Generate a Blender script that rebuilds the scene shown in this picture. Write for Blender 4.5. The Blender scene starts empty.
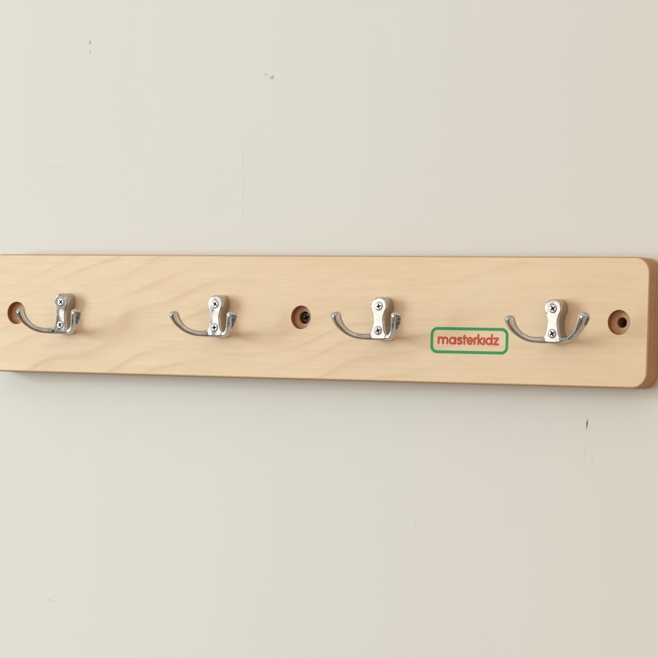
import bpy, bmesh, math, random
from mathutils import Vector, Matrix
random.seed(4)
S = bpy.context.scene
COL = S.collection
MM = 0.001

# ------------------------------------------------------------------ camera
cam_d = bpy.data.cameras.new("camera")
cam = bpy.data.objects.new("camera", cam_d)
COL.objects.link(cam)
YAW, PITCH, ROLL = 0.5412, 0.0228, 0.0315
fw = Vector((-math.sin(YAW) * math.cos(PITCH), math.cos(YAW) * math.cos(PITCH), math.sin(PITCH)))
r0 = Vector((math.cos(YAW), math.sin(YAW), 0))
u0 = r0.cross(fw)
rv = r0 * math.cos(ROLL) + u0 * math.sin(ROLL)
uv = u0 * math.cos(ROLL) - r0 * math.sin(ROLL)
M = Matrix.Identity(4)
for i in range(3):
    M[i][0], M[i][1], M[i][2] = rv[i], uv[i], -fw[i]
M.translation = Vector((1.34277, -2.19098, -0.06702))
cam.matrix_world = M
cam_d.sensor_width = 36.0
cam_d.lens = 36.0 * 3281.78 / 658.0
cam_d.clip_start = 0.05
cam_d.clip_end = 100
S.camera = cam

# ------------------------------------------------------------------ light
world = bpy.data.worlds.new("World")
S.world = world
world.use_nodes = True
wn, wl = world.node_tree.nodes, world.node_tree.links
wn.clear()
w_out = wn.new("ShaderNodeOutputWorld")
w_bg = wn.new("ShaderNodeBackground")
w_tc = wn.new("ShaderNodeTexCoord")
w_sep = wn.new("ShaderNodeSeparateXYZ")
wl.new(w_tc.outputs["Generated"], w_sep.inputs[0])
# a bright room: pale ceiling, dimmer floor ...
w_r = wn.new("ShaderNodeValToRGB")
w_m = wn.new("ShaderNodeMapRange")
w_m.inputs["From Min"].default_value = -1
w_m.inputs["From Max"].default_value = 1
wl.new(w_sep.outputs["Z"], w_m.inputs["Value"])
wl.new(w_m.outputs[0], w_r.inputs[0])
cr = w_r.color_ramp
cr.elements[0].position, cr.elements[0].color = 0.0, (0.20, 0.165, 0.125, 1)
cr.elements[1].position, cr.elements[1].color = 1.0, (0.74, 0.71, 0.67, 1)
for p, c in ((0.30, (0.27, 0.215, 0.17, 1)), (0.42, (0.44, 0.37, 0.315, 1)), (0.60, (0.62, 0.54, 0.48, 1)), (0.8, (0.74, 0.67, 0.61, 1))):
    e = cr.elements.new(p)
    e.color = c
# ... broken by made-up light and dark patches for the metal to reflect
w_map = wn.new("ShaderNodeMapping")
w_map.inputs["Scale"].default_value = (2.6, 2.6, 1.1)
w_no = wn.new("ShaderNodeTexNoise")
w_no.inputs["Scale"].default_value = 1.3
w_no.inputs["Detail"].default_value = 1.0
wl.new(w_tc.outputs["Generated"], w_map.inputs[0])
wl.new(w_map.outputs[0], w_no.inputs["Vector"])
w_nr = wn.new("ShaderNodeMapRange")
w_nr.inputs["From Min"].default_value = 0.44
w_nr.inputs["From Max"].default_value = 0.54
w_nr.inputs["To Min"].default_value = 0.30
w_nr.inputs["To Max"].default_value = 1.38
wl.new(w_no.outputs["Fac"], w_nr.inputs["Value"])
w_mul = wn.new("ShaderNodeVectorMath")
w_mul.operation = "SCALE"
wl.new(w_r.outputs[0], w_mul.inputs[0])
wl.new(w_nr.outputs[0], w_mul.inputs["Scale"])
# added dark spot behind the camera, giving round metal its dark lines
w_dot = wn.new("ShaderNodeVectorMath")
w_dot.operation = "DOT_PRODUCT"
wl.new(w_tc.outputs["Generated"], w_dot.inputs[0])
w_dot.inputs[1].default_value = (0.50, -0.865, -0.03)
w_dr = wn.new("ShaderNodeMapRange")
w_dr.interpolation_type = "SMOOTHSTEP"
for kk, vv in (("From Min", 0.74), ("From Max", 0.90), ("To Min", 1.0), ("To Max", 0.16)):
    w_dr.inputs[kk].default_value = vv
wl.new(w_dot.outputs["Value"], w_dr.inputs["Value"])
w_mul2 = wn.new("ShaderNodeVectorMath")
w_mul2.operation = "SCALE"
wl.new(w_mul.outputs[0], w_mul2.inputs[0])
wl.new(w_dr.outputs[0], w_mul2.inputs["Scale"])
wl.new(w_mul2.outputs[0], w_bg.inputs["Color"])
w_bg.inputs["Strength"].default_value = 1.35
wl.new(w_bg.outputs[0], w_out.inputs[0])


def area(name, loc, target, sx, sy, power, color):
    d = bpy.data.lights.new(name, "AREA")
    d.shape = "RECTANGLE"
    d.size, d.size_y = sx, sy
    d.energy = power
    d.color = color
    o = bpy.data.objects.new(name, d)
    COL.objects.link(o)
    o.location = loc
    o.rotation_euler = (Vector(target) - Vector(loc)).to_track_quat("-Z", "Y").to_euler()
    return o


area("window_light", (-3.85, -2.65, 0.38), (0, 0, 0), 1.7, 2.4, 172, (0.735, 0.93, 0.98))
area("plate_reflection_light", (-1.18, -2.25, 0.25), (0, 0, 0), 0.80, 1.5, 5.4, (1.0, 0.98, 0.95))  # added light, placed so the right-hand hook plates mirror it white
area("warm_fill_light", (1.9, -1.5, -0.2), (0.3, 0, 0), 2.4, 1.8, 10.8, (1.0, 0.70, 0.53))  # added warm fill that reddens the right of the wall

S.view_settings.view_transform = "Standard"
S.view_settings.look = "None"
S.view_settings.exposure = 0.0
S.view_settings.gamma = 1.0


# ------------------------------------------------------------------ node helpers
class NT:
    def __init__(self, name):
        self.m = bpy.data.materials.new(name)
        self.m.use_nodes = True
        self.t = self.m.node_tree
        self.n = self.t.nodes
        self.b = self.n["Principled BSDF"]
        self.tc = self.n.new("ShaderNodeTexCoord").outputs["Object"]

    def link(self, a, b):
        self.t.links.new(a, b)

    def put(self, sock, v):
        if isinstance(v, bpy.types.NodeSocket):
            self.link(v, sock)
        else:
            sock.default_value = v

    def math(self, op, a, b=0.0, c=0.0, clamp=False):
        n = self.n.new("ShaderNodeMath")
        n.operation = op
        n.use_clamp = clamp
        for i, v in enumerate((a, b, c)):
            self.put(n.inputs[i], v)
        return n.outputs[0]

    def vmath(self, op, a, b=(0, 0, 0), scale=None):
        n = self.n.new("ShaderNodeVectorMath")
        n.operation = op
        self.put(n.inputs[0], a)
        if op not in ("LENGTH", "SCALE"):
            self.put(n.inputs[1], b)
        if scale is not None:
            self.put(n.inputs["Scale"], scale)
        return n.outputs["Value"] if op in ("LENGTH", "DOT_PRODUCT") else n.outputs["Vector"]

    def noise(self, vec, scale, detail=2.0, rough=0.5, stretch=None, loc=(0, 0, 0), dist=0.0):
        if stretch or loc != (0, 0, 0):
            mp = self.n.new("ShaderNodeMapping")
            mp.inputs["Scale"].default_value = stretch or (1, 1, 1)
            mp.inputs["Location"].default_value = loc
            self.link(vec, mp.inputs[0])
            vec = mp.outputs[0]
        n = self.n.new("ShaderNodeTexNoise")
        n.inputs["Scale"].default_value = scale
        n.inputs["Detail"].default_value = detail
        n.inputs["Roughness"].default_value = rough
        n.inputs["Distortion"].default_value = dist
        self.link(vec, n.inputs["Vector"])
        return n.outputs["Fac"]

    def rng(self, v, a, b, c=0.0, d=1.0, smooth=False):
        n = self.n.new("ShaderNodeMapRange")
        if smooth:
            n.interpolation_type = "SMOOTHSTEP"
        self.put(n.inputs["Value"], v)
        for k, x in (("From Min", a), ("From Max", b), ("To Min", c), ("To Max", d)):
            n.inputs[k].default_value = x
        return n.outputs["Result"]

    def mix(self, f, a, b, mode="MIX"):
        n = self.n.new("ShaderNodeMix")
        n.data_type = "RGBA"
        n.blend_type = mode
        self.put(n.inputs["Factor"], f)
        self.put(n.inputs["A"], (*a, 1) if isinstance(a, tuple) and len(a) == 3 else a) if False else None
        A = [s for s in n.inputs if s.name == "A" and s.type == "RGBA"][0]
        B = [s for s in n.inputs if s.name == "B" and s.type == "RGBA"][0]
        self.put(A, (*a, 1.0) if isinstance(a, tuple) else a)
        self.put(B, (*b, 1.0) if isinstance(b, tuple) else b)
        return [s for s in n.outputs if s.type == "RGBA"][0]

    def bump(self, h, strength, dist):
        n = self.n.new("ShaderNodeBump")
        n.inputs["Strength"].default_value = strength
        n.inputs["Distance"].default_value = dist
        self.put(n.inputs["Height"], h)
        self.link(n.outputs[0], self.b.inputs["Normal"])

    def set(self, **kw):
        for k, v in kw.items():
            k = k.replace("_", " ")
            if isinstance(v, tuple) and len(v) == 3:
                v = (*v, 1.0)
            self.put(self.b.inputs[k], v)

    def sep(self):
        n = self.n.new("ShaderNodeSeparateXYZ")
        self.link(self.tc, n.inputs[0])
        return n.outputs

    def capsule(self, a, b):
        """distance from the segment a-b in the x-z plane (metres)"""
        A = Vector((a[0] * MM, 0, a[1] * MM))
        B = Vector((b[0] * MM, 0, b[1] * MM))
        ba = B - A
        flat = self.vmath("MULTIPLY", self.tc, (1, 0, 1))
        pa = self.vmath("SUBTRACT", flat, tuple(A))
        if ba.length < 1e-9:
            return self.vmath("LENGTH", pa)
        h = self.math("DIVIDE", self.vmath("DOT_PRODUCT", pa, tuple(ba)), ba.dot(ba), clamp=True)
        return self.vmath("LENGTH", self.vmath("SUBTRACT", pa, self.vmath("SCALE", tuple(ba), scale=h)))


# ------------------------------------------------------------------ materials
def mat_wall():
    k = NT("painted_plaster")
    big = k.noise(k.tc, 2.2, 2.0, 0.5)
    roll = k.noise(k.tc, 9.0, 3.0, 0.55, stretch=(2.2, 1, 0.35))
    col = k.mix(k.rng(big, 0.35, 0.65), (0.738, 0.708, 0.648), (0.752, 0.724, 0.664))
    col = k.mix(k.rng(roll, 0.35, 0.7, 0, 0.35), col, (0.722, 0.692, 0.632))
    ragged = k.math("MULTIPLY", k.math("SUBTRACT", k.noise(k.tc, 620, 4, 0.7), 0.5), 0.0042)
    soft = k.math("MULTIPLY", k.math("SUBTRACT", k.noise(k.tc, 120, 3, 0.6), 0.5), 0.0012)
    height = k.math("ADD", k.math("MULTIPLY", k.noise(k.tc, 260, 4, 0.6), 0.5),
                    k.math("MULTIPLY", k.noise(k.tc, 45, 3, 0.5, stretch=(1.0, 1, 0.5)), 1.0))

    def mark(a, b, r, edge, colour, amount, rag=None, breakup=False):
        nonlocal col, height
        d = k.capsule(a, b)
        if rag is not None:
            d = k.math("ADD", d, rag)
        f = k.rng(d, r * MM, (r + edge) * MM, amount, 0.0)
        if breakup:
            f = k.math("MULTIPLY", f, k.rng(k.noise(k.tc, 160, 2, 0.6), 0.36, 0.62))
        col = k.mix(f, col, colour)
        height = k.math("SUBTRACT", height, k.math("MULTIPLY", f, 1.2))

    # chips, a nick and hairline cracks in the paint
    mark((-224.9, 225.6), (-224.6, 224.2), 0.55, 0.8, (0.34, 0.31, 0.27), 0.85, ragged)
    mark((-224.6, 217.4), (-224.2, 216.6), 0.35, 0.9, (0.42, 0.39, 0.34), 0.6, ragged)
    mark((-46.6, 191.6), (-46.0, 191.6), 0.8, 0.9, (0.34, 0.32, 0.28), 0.8, ragged)
    mark((-52.6, 194.2), (-51.8, 193.6), 0.3, 0.8, (0.42, 0.40, 0.36), 0.55, ragged)
    mark((-155, 213), (-150, 216), 0.1, 0.8, (0.60, 0.57, 0.51), 0.35, ragged)
    mark((-316, 121.5), (-226, 122.8), 0.10, 0.45, (0.52, 0.46, 0.40), 0.32, soft, True)
    mark((-72.3, 150), (-70.6, 105), 0.08, 0.5, (0.52, 0.49, 0.44), 0.45, soft, True)
    mark((-70.6, 105), (-69.2, 72), 0.08, 0.5, (0.52, 0.49, 0.44), 0.5, soft, True)
    rag2 = k.math("MULTIPLY", k.math("SUBTRACT", k.noise(k.tc, 500, 3, 0.7), 0.5), 0.0009)
    mark((242.45, -72.4), (241.85, -79.6), 0.05, 0.55, (0.20, 0.16, 0.125), 0.8, rag2)
    mark((242.3, -73.9), (241.95, -78.0), 0.20, 0.50, (0.12, 0.095, 0.07), 0.9, rag2)
    mark((242.2, -75.2), (242.1, -76.7), 0.30, 0.45, (0.075, 0.060, 0.045), 1.0, rag2)
    mark((241.6, -82), (240.6, -108), 0.05, 0.6, (0.50, 0.46, 0.40), 0.32, soft, True)
    mark((247.5, -100), (247.8, -106), 0.05, 0.6, (0.55, 0.51, 0.45), 0.3, soft)
    mark((-247.8, -236), (-246.8, -236.3), 0.3, 1.0, (0.45, 0.43, 0.39), 0.5, ragged)
    mark((-243.6, -236.8), (-243.2, -236.9), 0.2, 0.8, (0.45, 0.43, 0.39), 0.35, ragged)
    mark((96.9, -156), (97.2, -159.5), 0.1, 0.8, (0.55, 0.51, 0.45), 0.4, soft)
    mark((-113, -150), (-112, -260), 0.05, 0.6, (0.62, 0.59, 0.53), 0.3, soft, True)
    k.set(Base_Color=col, Roughness=0.62, Specular_IOR_Level=0.32)
    k.bump(height, 0.16, 0.0004)
    return k.m


def mat_veneer():
    k = NT("birch_veneer")
    s = k.sep()
    X, Z = s["X"], s["Z"]
    # growth rings: the height across the leaf, bent by slow wandering noise so that some rings sweep up diagonally
    bend = k.math("ADD", k.math("MULTIPLY", X, 0.19),
                  k.math("MULTIPLY", k.math("SQRT", k.math("ADD", k.math("MULTIPLY", X, X), 0.012)), -0.17))
    wander = k.noise(k.tc, 1.0, 2.0, 0.5, stretch=(4.6, 1, 7.0), loc=(1.7, 0, 0.4))
    ripple = k.noise(k.tc, 1.0, 3.0, 0.6, stretch=(22, 1, 55), loc=(3, 0, 0))
    z2 = k.math("SUBTRACT", Z, bend)
    z2 = k.math("ADD", z2, k.math("MULTIPLY", wander, 0.085))
    z2 = k.math("ADD", z2, k.math("MULTIPLY", ripple, 0.006))
    gap = k.noise(k.tc, 1.0, 1.0, 0.5, stretch=(2.0, 1, 14.0), loc=(0, 0, 3))
    ring = k.math("ADD", k.math("MULTIPLY", z2, 60.0), k.math("MULTIPLY", gap, 2.4))
    saw = k.math("FRACT", ring)
    late = k.math("MULTIPLY", k.rng(saw, 0.42, 0.80, 0, 1, True), k.rng(saw, 0.80, 1.0, 1, 0, True))
    line = k.math("MULTIPLY", k.rng(saw, 0.70, 0.84, 0, 1, True), k.rng(saw, 0.86, 0.96, 1, 0, True))
    patch = k.noise(k.tc, 1.0, 2.0, 0.5, stretch=(7, 1, 20), loc=(8, 0, 2))
    late = k.math("MULTIPLY", k.math("ADD", late, k.math("MULTIPLY", line, 0.9)), k.rng(patch, 0.38, 0.62, 0.04, 1.0))
    late = k.math("MULTIPLY", late, k.rng(X, -0.08, 0.16, 1.0, 0.4))
    fib = k.noise(k.tc, 1.0, 4.0, 0.65, stretch=(38, 1, 1300))
    fib2 = k.noise(k.tc, 1.0, 3.0, 0.6, stretch=(12, 1, 330), loc=(5, 0, 1))
    flame = k.noise(k.tc, 1.0, 2.0, 0.5, stretch=(17, 1, 12), loc=(0, 0, 7))
    blush = k.noise(k.tc, 1.0, 2.0, 0.5, stretch=(9, 1, 34), loc=(2, 0, 5))
    col = k.mix(k.rng(blush, 0.36, 0.68), (0.858, 0.655, 0.432), (0.838, 0.606, 0.394))
    col = k.mix(k.math("MULTIPLY", late, 0.27), col, (0.66, 0.395, 0.245))
    col = k.mix(k.rng(fib2, 0.42, 0.75, 0, 0.26), col, (0.66, 0.465, 0.285))
    col = k.mix(k.rng(flame, 0.45, 0.7, 0, 0.20), col, (0.84, 0.68, 0.47))
    col = k.mix(k.rng(fib, 0.35, 0.75, 0.0, 0.30), col, (0.62, 0.43, 0.26))
    pore = k.noise(k.tc, 1.0, 1.0, 0.5, stretch=(160, 1, 2600), loc=(4, 0, 4))
    col = k.mix(k.rng(pore, 0.66, 0.76, 0, 0.34), col, (0.42, 0.26, 0.14))
    k.set(Base_Color=col, Roughness=k.rng(fib2, 0.3, 0.7, 0.38, 0.5), Specular_IOR_Level=0.35)
    k.bump(k.math("ADD", fib, k.math("MULTIPLY", pore, 0.4)), 0.07, 0.0003)
    return k.m


def mat_ply():
    k = NT("plywood_edge")
    s = k.sep()
    wob = k.noise(k.tc, 40, 3, 0.6)
    d = k.math("ADD", s["Y"], k.math("MULTIPLY", k.math("SUBTRACT", wob, 0.5), 0.0006))
    uneven = k.noise(k.tc, 1.0, 1.0, 0.5, stretch=(1, 330, 1), loc=(6, 0, 6))
    d = k.math("ADD", d, k.math("MULTIPLY", k.math("SUBTRACT", uneven, 0.5), 0.0016))
    layer = k.math("PINGPONG", k.math("MULTIPLY", d, 1.0 / 0.00154), 1.0)
    f = k.rng(layer, 0.30, 0.70)
    grain = k.noise(k.tc, 1.0, 4, 0.65, stretch=(900, 900, 260))
    grain2 = k.noise(k.tc, 1.0, 2, 0.6, stretch=(60, 900, 60), loc=(3, 3, 3))
    col = k.mix(f, (0.60, 0.37, 0.20), (0.33, 0.165, 0.078))
    glue = k.rng(k.math("ABSOLUTE", k.math("SUBTRACT", layer, 0.5)), 0.0, 0.12, 0.5, 0.0)
    col = k.mix(glue, col, (0.24, 0.10, 0.042))
    col = k.mix(k.rng(grain, 0.40, 0.72, 0, 0.6), col, (0.30, 0.13, 0.056))
    col = k.mix(k.rng(grain2, 0.45, 0.75, 0, 0.4), col, (0.55, 0.33, 0.18))
    # the outermost ply is the pale face veneer
    col = k.mix(k.rng(s["Y"], 0.0008, 0.0013, 1.0, 0.0), col, (0.52, 0.325, 0.165))
    k.set(Base_Color=col, Roughness=0.6, Specular_IOR_Level=0.3)
    k.bump(grain, 0.25, 0.0003)
    return k.m


def mat_bore():
    k = NT("drilled_wood")
    s = k.sep()
    layer = k.math("PINGPONG", k.math("MULTIPLY", s["Y"], 1.0 / 0.0015), 1.0)
    n = k.noise(k.tc, 1.0, 4, 0.65, stretch=(260, 900, 700))
    col = k.mix(k.rng(layer, 0.3, 0.7), (0.46, 0.215, 0.085), (0.28, 0.11, 0.036))
    col = k.mix(k.rng(n, 0.4, 0.7, 0, 0.6), col, (0.22, 0.09, 0.035))
    k.set(Base_Color=col, Roughness=0.7, Specular_IOR_Level=0.2)
    k.bump(n, 0.4, 0.0004)
    return k.m


def mat_counterbore_floor():
    k = NT("counterbore_floor_wood")
    n = k.noise(k.tc, 1.0, 4, 0.65, stretch=(120, 1, 900))
    col = k.mix(k.rng(n, 0.35, 0.7), (0.70, 0.44, 0.265), (0.55, 0.31, 0.175))
    k.set(Base_Color=col, Roughness=0.65, Specular_IOR_Level=0.2)
    k.bump(n, 0.3, 0.0003)
    return k.m


def mat_chrome(name="polished_nickel", base=(0.50, 0.49, 0.475), rough=0.10):
    k = NT(name)
    pos = k.n.new("ShaderNodeNewGeometry").outputs["Position"]
    n = k.noise(pos, 90, 1.0, 0.5)
    n2 = k.noise(pos, 500, 3, 0.6)
    n3 = k.noise(pos, 160, 3, 0.6)
    col = k.mix(k.rng(n3, 0.35, 0.7, 0, 0.5), base, tuple(c * 0.88 for c in base))
    k.set(Base_Color=col, Metallic=1.0, Roughness=k.rng(n2, 0.35, 0.75, rough, rough + 0.09))
    k.bump(n, 0.45, 0.0016)
    return k.m


def mat_plain(name, col, rough, metal=0.0, var=0.15):
    k = NT(name)
    n = k.noise(k.tc, 400, 3, 0.6)
    c = k.mix(k.rng(n, 0.3, 0.7), col, tuple(x * (1 - var) for x in col))
    k.set(Base_Color=c, Roughness=rough, Metallic=metal, Specular_IOR_Level=0.5 if metal else 0.3)
    return k.m


WALL, VENEER, PLY, BORE, CBF = mat_wall(), mat_veneer(), mat_ply(), mat_bore(), mat_counterbore_floor()
CHROME = mat_chrome()
SCREWM = mat_chrome("screw_steel", (0.62, 0.605, 0.58), 0.22)
RECESS = mat_plain("painted_recess_shade", (0.030, 0.023, 0.016), 0.75, 0.0)  # the recess's darkness is put into its colour so the cross shows
BLACKM = mat_plain("blackened_steel", (0.07, 0.058, 0.052), 0.33, 0.9)
GREEN = mat_plain("green_print", (0.030, 0.32, 0.095), 0.5, 0.0, 0.12)
RED = mat_plain("red_print", (0.60, 0.072, 0.040), 0.5, 0.0, 0.12)


# ------------------------------------------------------------------ mesh helpers
def obj(name, bm, mats, parent=None, smooth_angle=35):
    bmesh.ops.recalc_face_normals(bm, faces=bm.faces[:])
    me = bpy.data.meshes.new(name)
    bm.to_mesh(me)
    bm.free()
    for m in mats if isinstance(mats, (list, tuple)) else [mats]:
        me.materials.append(m)
    if smooth_angle:
        for p in me.polygons:
            p.use_smooth = True
        me.set_sharp_from_angle(angle=math.radians(smooth_angle))
    o = bpy.data.objects.new(name, me)
    COL.objects.link(o)
    if parent:
        o.parent = parent
    return o


def ring_verts(bm, pts):
    return [bm.verts.new(p) for p in pts]


def bridge(bm, A, B, mat=0):
    n = len(A)
    out = []
    for i in range(n):
        f = bm.faces.new((A[i], A[(i + 1) % n], B[(i + 1) % n], B[i]))
        f.material_index = mat
        out.append(f)
    return out


def loop_edges(bm, V):
    n = len(V)
    return [bm.edges.get((V[i], V[(i + 1) % n])) or bm.edges.new((V[i], V[(i + 1) % n])) for i in range(n)]


def fill(bm, loops, mat=0):
    es = []
    for L in loops:
        es += loop_edges(bm, L)
    old = set(bm.faces)
    bmesh.ops.triangle_fill(bm, use_beauty=True, edges=es)
    fs = [f for f in bm.faces if f not in old]
    for f in fs:
        f.material_index = mat
    return fs


LEFT_EXTRA = 4.0                           # the left end runs a little further out


def rrect(hx, hz, r, seg=14):
    P = []
    for cx, cz, a0 in ((hx - r, hz - r, 0), (-hx + r, hz - r, 90), (-hx + r, -hz + r, 180), (hx - r, -hz + r, 270)):
        for i in range(seg + 1):
            a = math.radians(a0 + 90 * i / seg)
            P.append((cx + r * math.cos(a), cz + r * math.sin(a)))
    return [(x - LEFT_EXTRA if x < 0 and hx > 200 else x, z) for x, z in P]


def circle(cx, cz, r, n=56):
    return [(cx + r * math.cos(2 * math.pi * i / n), cz + r * math.sin(2 * math.pi * i / n)) for i in range(n)]


def at_y(P, y):
    return [(x * MM, y * MM, z * MM) for x, z in P]


# ------------------------------------------------------------------ the wall
bm = bmesh.new()
bmesh.ops.create_cube(bm, size=1.0)
bmesh.ops.scale(bm, vec=(6.0, 0.15, 3.6), verts=bm.verts[:])
bmesh.ops.translate(bm, vec=(0, 0.0201 + 0.075, 0), verts=bm.verts[:])
wall = obj("wall", bm, WALL, None, 0)
wall["kind"] = "structure"
wall["label"] = "pale greige painted wall with small chips and hairline scratches"
wall["category"] = "wall"

# ------------------------------------------------------------------ the coat rack
rack = bpy.data.objects.new("coat_rack", None)
COL.objects.link(rack)
rack.empty_display_size = 0.05
rack["label"] = "long birch plywood coat rack with four silver double hooks, screwed to the pale wall"
rack["category"] = "coat rack"

HX, HZ, D, CR = 300.2, 48.65, 19.9, 12.0
HOLE_X = (-275.9, 0.0, 275.9)
HOLE_R, BORE_R, CB = 9.15, (3.9, 4.9, 3.95), 5.2

bm = bmesh.new()
RO = 1.6                                  # round-over of the panel's edges
rings = []
for i in range(6):
    a = math.radians(90 * i / 5)
    ins = RO * (1 - math.sin(a))
    rings.append(ring_verts(bm, at_y(rrect(HX - ins, HZ - ins, CR - ins), RO * (1 - math.cos(a)))))
for i in range(6):
    a = math.radians(90 * i / 5)
    ins = 1.2 * (1 - math.cos(a))
    rings.append(ring_verts(bm, at_y(rrect(HX - ins, HZ - ins, CR - ins), D - 1.2 + 1.2 * math.sin(a))))
for i, (a, b) in enumerate(zip(rings, rings[1:])):
    bridge(bm, a, b, 0 if i < 1 else 1)
front, back = [rings[0]], [rings[-1]]
for hx, br in zip(HOLE_X, BORE_R):
    prof = [(HOLE_R + 0.35, 0.0), (HOLE_R + 0.1, 0.08), (HOLE_R, 0.35), (HOLE_R, CB), (br + 0.4, CB), (br, CB + 0.4), (br, D)]
    rs = [ring_verts(bm, at_y(circle(hx, 0, r), y)) for r, y in prof]
    for i, (a, b) in enumerate(zip(rs, rs[1:])):
        bridge(bm, a, b, (0, 2, 2, 3, 3, 2)[i])
    front.append(rs[0])
    back.append(rs[-1])
fill(bm, front, 0)
fill(bm, back, 1)
panel = obj("panel", bm, [VENEER, PLY, BORE, CBF], rack, 30)
# keep the big face flat-shaded right up to the round-over
for p in panel.data.polygons:
    if abs(p.normal.y) > 0.999:
        p.use_smooth = False


# ------------------------------------------------------------------ screws
def cross_outline(L, w):
    h = w / 2
    return [(L, -h), (L, h), (h, h), (h, L), (-h, L), (-h, h), (-L, h), (-L, -h), (-h, -h), (-h, -L), (h, -L), (h, -h)]


def rot(P, a):
    c, s = math.cos(a), math.sin(a)
    return [(x * c - z * s, x * s + z * c) for x, z in P]


def screw_bm(r, proud, L, w, depth, ang, shank_r, shank_len):
    """cross-head screw, its seat at y = 0, head towards -y"""
    bm = bmesh.new()
    n = 48
    prof = [(shank_r, shank_len), (shank_r, 2.0), (r * 0.97, 0.25), (r, -proud * 0.25), (r * 0.95, -proud * 0.62), (r * 0.84, -proud * 0.9), (r * 0.74, -proud)]
    rs = [ring_verts(bm, at_y(rot(circle(0, 0, q, n), ang), y)) for q, y in prof]
    for a, b in zip(rs, rs[1:]):
        bridge(bm, a, b, 0)
    bm.faces.new(rs[0])
    c0 = ring_verts(bm, at_y(rot(cross_outline(L, w), ang), -proud))
    c1 = ring_verts(bm, at_y(rot(cross_outline(L * 0.62, w * 0.7), ang), -proud + depth))
    P = cross_outline(L, w)
    ix = [round(math.degrees(math.atan2(z, x)) / 360 * n) % n for x, z in P]
    for i in range(12):
        j = (i + 1) % 12
        arc_v, q = [], ix[i]
        while True:
            arc_v.append(rs[-1][q])
            if q == ix[j]:
                break
            q = (q + 1) % n
        bm.faces.new([c0[j], c0[i]] + arc_v).material_index = 0
    bridge(bm, c0, c1, 1)
    bm.faces.new((c1[2], c1[5], c1[8], c1[11])).material_index = 1
    for a in (0, 3, 6, 9):
        bm.faces.new((c1[(a - 1) % 12], c1[a], c1[a + 1], c1[a + 2])).material_index = 1
    return bm


# ------------------------------------------------------------------ hooks
PT = 9.9                                   # how far the hook's body stands off the panel
ZU, ZL = 9.2, -9.5                         # the two screws


def body_outline():
    half = []                              # right half from the top down: (x, z)
    R = 7.35
    for i in range(0, 13):
        a = math.radians(90 - i * 10.5)
        half.append((R * math.cos(a), ZU + R * math.sin(a)))
    # waist, then the foot that flares into the two prongs
    ctrl = [half[-1], (5.25, 2.6), (4.75, 0.0), (4.8, -2.6), (5.2, -5.6), (5.9, -8.8), (6.9, -11.4), (8.1, -13.2), (8.4, -14.6), (7.4, -15.9), (5.4, -16.6)]
    half += smooth(ctrl, 4)[1:]
    half.append((2.6, -16.9))
    pts = half + [(-x, z) for x, z in reversed(half) if x > 1e-6]
    return pts


def smooth(P, k):
    P = [Vector(p) for p in P]
    out = []
    for i in range(len(P) - 1):
        p0, p1, p2, p3 = P[max(i - 1, 0)], P[i], P[i + 1], P[min(i + 2, len(P) - 1)]
        for j in range(k):
            t = j / k
            out.append(0.5 * ((2 * p1) + (p2 - p0) * t + (2 * p0 - 5 * p1 + 4 * p2 - p3) * t * t + (3 * p1 - p0 - 3 * p2 + p3) * t ** 3))
    out.append(P[-1])
    return [tuple(v) for v in out]


def inset(P, d):
    n = len(P)
    out = []
    for i in range(n):
        a, b, c = Vector(P[i - 1]), Vector(P[i]), Vector(P[(i + 1) % n])
        e1, e2 = (b - a).normalized(), (c - b).normalized()
        n1, n2 = Vector((e1.y, -e1.x)), Vector((e2.y, -e2.x))
        m = (n1 + n2)
        m = m / max(m.length_squared / 2, 0.4)
        out.append((b.x + m.x * d, b.y + m.y * d))
    return out


def hook_body_bm():
    bm = bmesh.new()
    P = body_outline()
    rs = []
    for ins, y in ((-0.35, 0.05), (-0.2, -1.2), (0.0, -4.5), (0.12, -PT + 1.5), (0.25, -PT + 0.85), (0.55, -PT + 0.36), (0.95, -PT + 0.09), (1.35, -PT)):
        rs.append(ring_verts(bm, at_y(inset(P, ins), y)))
    for a, b in zip(rs, rs[1:]):
        bridge(bm, a, b)
    seats = []
    for z in (ZU, ZL):
        hs = [ring_verts(bm, at_y(circle(0, z, r, 40), y)) for r, y in ((3.45, -PT), (3.3, -PT + 0.12), (3.1, -PT + 0.7), (1.4, -PT + 2.6))]
        for a, b in zip(hs, hs[1:]):
            bridge(bm, a, b)
        bm.faces.new(hs[-1])
        seats.append(hs[0])
    fill(bm, [rs[-1]] + seats)
    bm.faces.new(rs[0])
    return bm


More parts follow.
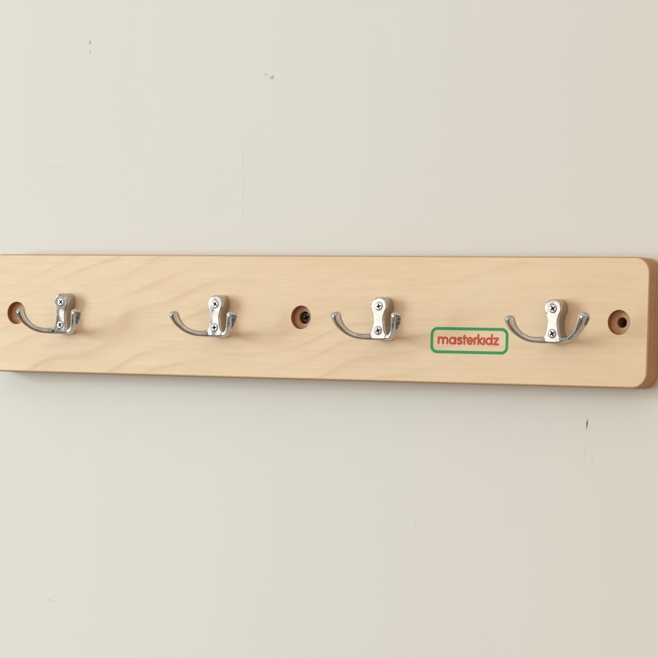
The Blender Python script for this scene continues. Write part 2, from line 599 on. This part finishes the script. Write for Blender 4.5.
def prong_bm(path, side):
    """a cast arm swept along PATH (mm): a slim root, then a spoon-shaped tip with a hollowed outer face"""
    K = 9
    C = [Vector(p) for p in smooth(path, K)]
    n = len(C)
    Ls = [0.0]
    for a, b in zip(C, C[1:]):
        Ls.append(Ls[-1] + (b - a).length)
    plan = Vector((C[-1].x - C[0].x, C[-1].y - C[0].y, 0)).normalized()
    W = Vector((-plan.y, plan.x, 0))       # level, across the arm
    bm = bmesh.new()
    rs = []
    NS = 28

    def section(c, T, w, t, groove):
        Nn = T.cross(W).normalized()
        if Nn.dot(plan) + (-Nn.z) < 0:
            Nn = -Nn                       # outwards / downwards
        pts = []
        for i in range(NS):
            a = 2 * math.pi * i / NS
            ca, sa = math.cos(a), math.sin(a)
            x = math.copysign(abs(ca) ** 0.85, ca) * w
            y = math.copysign(abs(sa) ** 0.85, sa) * t
            if sa > 0:
                y -= groove * max(0.0, 1 - (x / (w * 0.62)) ** 2) if abs(x) < w * 0.62 else 0.0
            pts.append((c + W * x + Nn * y) * MM)
        return [bm.verts.new(p) for p in pts]

    for i in range(n):
        s = Ls[i] / Ls[-1]
        T = (C[min(i + 1, n - 1)] - C[max(i - 1, 0)]).normalized()
        e = max(0.0, (s - 0.45) / 0.55)
        e = e * e * (3 - 2 * e)
        w = 2.4 + 1.7 * e + 0.9 * max(0.0, 1 - s / 0.25)
        t = 2.3 + 1.75 * e + 0.7 * max(0.0, 1 - s / 0.25)
        g = 0.1 + 1.5 * e
        k = max(0.0, (s - 0.92) / 0.08)
        cap = math.sqrt(max(0.0, 1 - k * k))
        if cap < 0.12:
            cap = 0.12
        rs.append(section(C[i], T, w * cap, t * (0.25 + 0.75 * cap), g * cap * (1 - k)))
    for a, b in zip(rs, rs[1:]):
        bridge(bm, a, b)
    bm.faces.new(rs[0])
    bm.faces.new(rs[-1])
    return bm


def prong_path(side, w, yt, zt):
    """from the foot of the hook's body out, forward and up to the tip (side*w, yt, zt); a splayed arm (w > 32) rises more directly"""
    if w > 32:
        f = lambda q: (side * (8.5 + (w - 8.5) * q), -8.2 + (yt + 8.2) * q)
        return [(side * 3.5, -6.3, -13.9), (side * 8.5, -8.2, -14.3), (*f(0.30), -13.2), (*f(0.52), -10.2), (*f(0.72), -5.6), (*f(0.88), -0.4), (side * w, yt, zt)]
    return [(side * 3.5, -6.3, -13.9), (side * 8.5, -8.2, -14.4), (side * (8.5 + (w - 8.5) * 0.32), -8.2 + (yt + 8.2) * 0.34, -14.3),
            (side * (8.5 + (w - 8.5) * 0.60), -8.2 + (yt + 8.2) * 0.62, -11.9), (side * (8.5 + (w - 8.5) * 0.82), -8.2 + (yt + 8.2) * 0.84, -7.2),
            (side * (8.5 + (w - 8.5) * 0.95), -8.2 + (yt + 8.2) * 0.96, -1.8), (side * w, yt, zt)]


# (left tip, right tip), screw turns
HOOKS = [(-224.1, (29.0, -26.5, 3.0), (28.8, -28.0, 3.2), (0.75, 0.70)),
         (-74.1, (28.3, -27.0, 2.4), (28.4, -28.5, 3.0), (0.95, 0.10)),
         (75.9, (27.6, -28.5, 3.8), (27.2, -29.5, 4.6), (0.20, 0.30)),
         (225.9, (27.8, -27.0, 3.0), (36.0, -27.5, 6.0), (0.60, 0.55))]
body_mesh = None
for x, Lt, Rt, turns in HOOKS:
    if body_mesh is None:
        h = obj("coat_hook", hook_body_bm(), CHROME, rack, 40)
        body_mesh = h.data
        for p in body_mesh.polygons:       # the face of the casting is ground flat
            if p.normal.y < -0.999:
                p.use_smooth = False
    else:
        h = bpy.data.objects.new("coat_hook", body_mesh)
        COL.objects.link(h)
        h.parent = rack
    h.location = (x * MM, 0, 0)
    for side, tip in ((-1, Lt), (1, Rt)):
        obj("prong", prong_bm(prong_path(side, *tip), side), CHROME, h, 50)
    for z, a in ((ZU, turns[0]), (ZL, turns[1])):
        s = obj("screw", screw_bm(3.12, 0.42, 2.15, 1.15, 1.5, a, 1.2, 2.3), [SCREWM, RECESS], h, 40)
        s.location = (0, -PT * MM + 0.00005, z * MM)

# the dark screw that holds the panel to the wall, deep in the middle hole
ms = obj("mounting_screw", screw_bm(4.5, 0.9, 2.7, 1.5, 1.8, 0.35, 2.0, 12.0), [BLACKM, RECESS], rack, 40)
ms.location = (0, (CB + 3.8) * MM, 0)

# ------------------------------------------------------------------ the printed badge
BX, BZ = 150.35, -15.7
bm = bmesh.new()
o1 = ring_verts(bm, at_y(rrect(33.6, 10.05, 5.6, 10), -0.03))
o2 = ring_verts(bm, at_y(rrect(31.3, 7.75, 3.5, 10), -0.03))
bridge(bm, o1, o2)
border = obj("printed_border", bm, GREEN, rack, 0)
border.location = (BX * MM, 0, BZ * MM)

# letter strokes in mm: x from the word's left edge, z from the baseline (x-height 6.1, ascender 8.6)
XH, AS, SW = 6.2, 8.7, 1.72
H = SW / 2


def arc(cx, cz, rx, rz, a0, a1, n=16):
    return [(cx + rx * math.cos(math.radians(a0 + (a1 - a0) * i / n)), cz + rz * math.sin(math.radians(a0 + (a1 - a0) * i / n))) for i in range(n + 1)]


T, B0 = XH - H, H
STROKES = []
# m
STROKES += [[(0.7, H), (0.7, T)],
            [(0.7, H + 2)] + arc(2.65, T - 1.75, 1.95, 1.75, 180, 0, 14) + [(4.6, H)],
            [(4.6, H + 2)] + arc(6.5, T - 1.75, 1.9, 1.75, 180, 0, 14) + [(8.4, H)]]
# a (one-storey)
STROKES += [arc(12.7, XH / 2, 2.25, (XH - SW) / 2, 0, 360, 30), [(15.3, H), (15.3, T)]]
# s
STROKES += [arc(18.95, T - 1.15, 1.5, 1.15, 35, 200, 12) + arc(18.95, B0 + 1.2, 1.6, 1.2, 70, -145, 16)]
# t
STROKES += [[(23.1, T + 1.75), (23.1, H)], [(21.9, T), (24.6, T)]]
# e
STROKES += [[(26.2, XH / 2), (29.6, XH / 2)], arc(27.95, XH / 2, 2.2, (XH - SW) / 2, -2, 308, 28)]
# r
STROKES += [[(31.9, H), (31.9, T)], [(31.9, H + 2.2)] + arc(33.5, T - 1.7, 1.6, 1.7, 180, 88, 8)]
# k
STROKES += [[(35.1, H), (35.1, AS - H)], [(38.3, T), (35.6, XH / 2), (38.5, H)]]
# dotless i
STROKES += [[(40.2, H), (40.2, T)]]
# d
STROKES += [arc(44.2, XH / 2, 2.15, (XH - SW) / 2, 0, 360, 30), [(46.7, H), (46.7, AS - H)]]
# z
STROKES += [[(48.7, T), (52.0, T), (48.7, H), (52.2, H)]]


def ribbon(bm, P, r, y):
    """a flat stroke with round ends and joints"""
    Q = [P[0]]
    for p in P[1:]:
        if math.dist(p, Q[-1]) > 0.02:
            Q.append(p)
    closed = math.dist(Q[0], Q[-1]) < 0.03
    n = len(Q)
    sharp = any(n > i + 1 and i > 0 and (Vector(Q[i]) - Vector(Q[i - 1])).angle(Vector(Q[i + 1]) - Vector(Q[i])) > 0.9 for i in range(1, n - 1))
    if sharp:                                     # zig-zag letters: one bar per leg
        for k, (a, b) in enumerate(zip(Q, Q[1:])):
            ribbon(bm, [a, b], r, y - 0.006 * (k + 1))
        return
    L, R = [], []
    for i in range(n):
        if closed and i in (0, n - 1):
            t = Vector(Q[1]) - Vector(Q[-2])
        else:
            t = Vector(Q[min(i + 1, n - 1)]) - Vector(Q[max(i - 1, 0)])
        t.normalize()
        nn = Vector((-t.y, t.x)) * r
        L.append((Q[i][0] + nn.x, Q[i][1] + nn.y))
        R.append((Q[i][0] - nn.x, Q[i][1] - nn.y))
    vl, vr = ring_verts(bm, at_y(L, y)), ring_verts(bm, at_y(R, y))
    m = n - 1
    for i in range(m):
        bm.faces.new((vl[i], vl[i + 1], vr[i + 1], vr[i]))
    if not closed:
        for i, j in ((0, 1), (n - 1, n - 2)):
            d = Vector(Q[i]) - Vector(Q[j])
            a0 = math.atan2(d.y, d.x)
            cap = [(Q[i][0] + r * math.cos(a0 + q), Q[i][1] + r * math.sin(a0 + q)) for q in (-math.pi / 3, -math.pi / 6, 0, math.pi / 6, math.pi / 3)]
            ends = (vr[i], vl[i]) if i else (vl[i], vr[i])
            bm.faces.new([ends[0]] + ring_verts(bm, at_y(cap, y)) + [ends[1]])


bm = bmesh.new()
for i, st in enumerate(STROKES):
    ribbon(bm, st, H, -0.03 - 0.006 * (i % 3))
lettering = obj("printed_lettering", bm, RED, rack, 0)
lettering.location = (123.1 * MM, 0, -19.0 * MM)
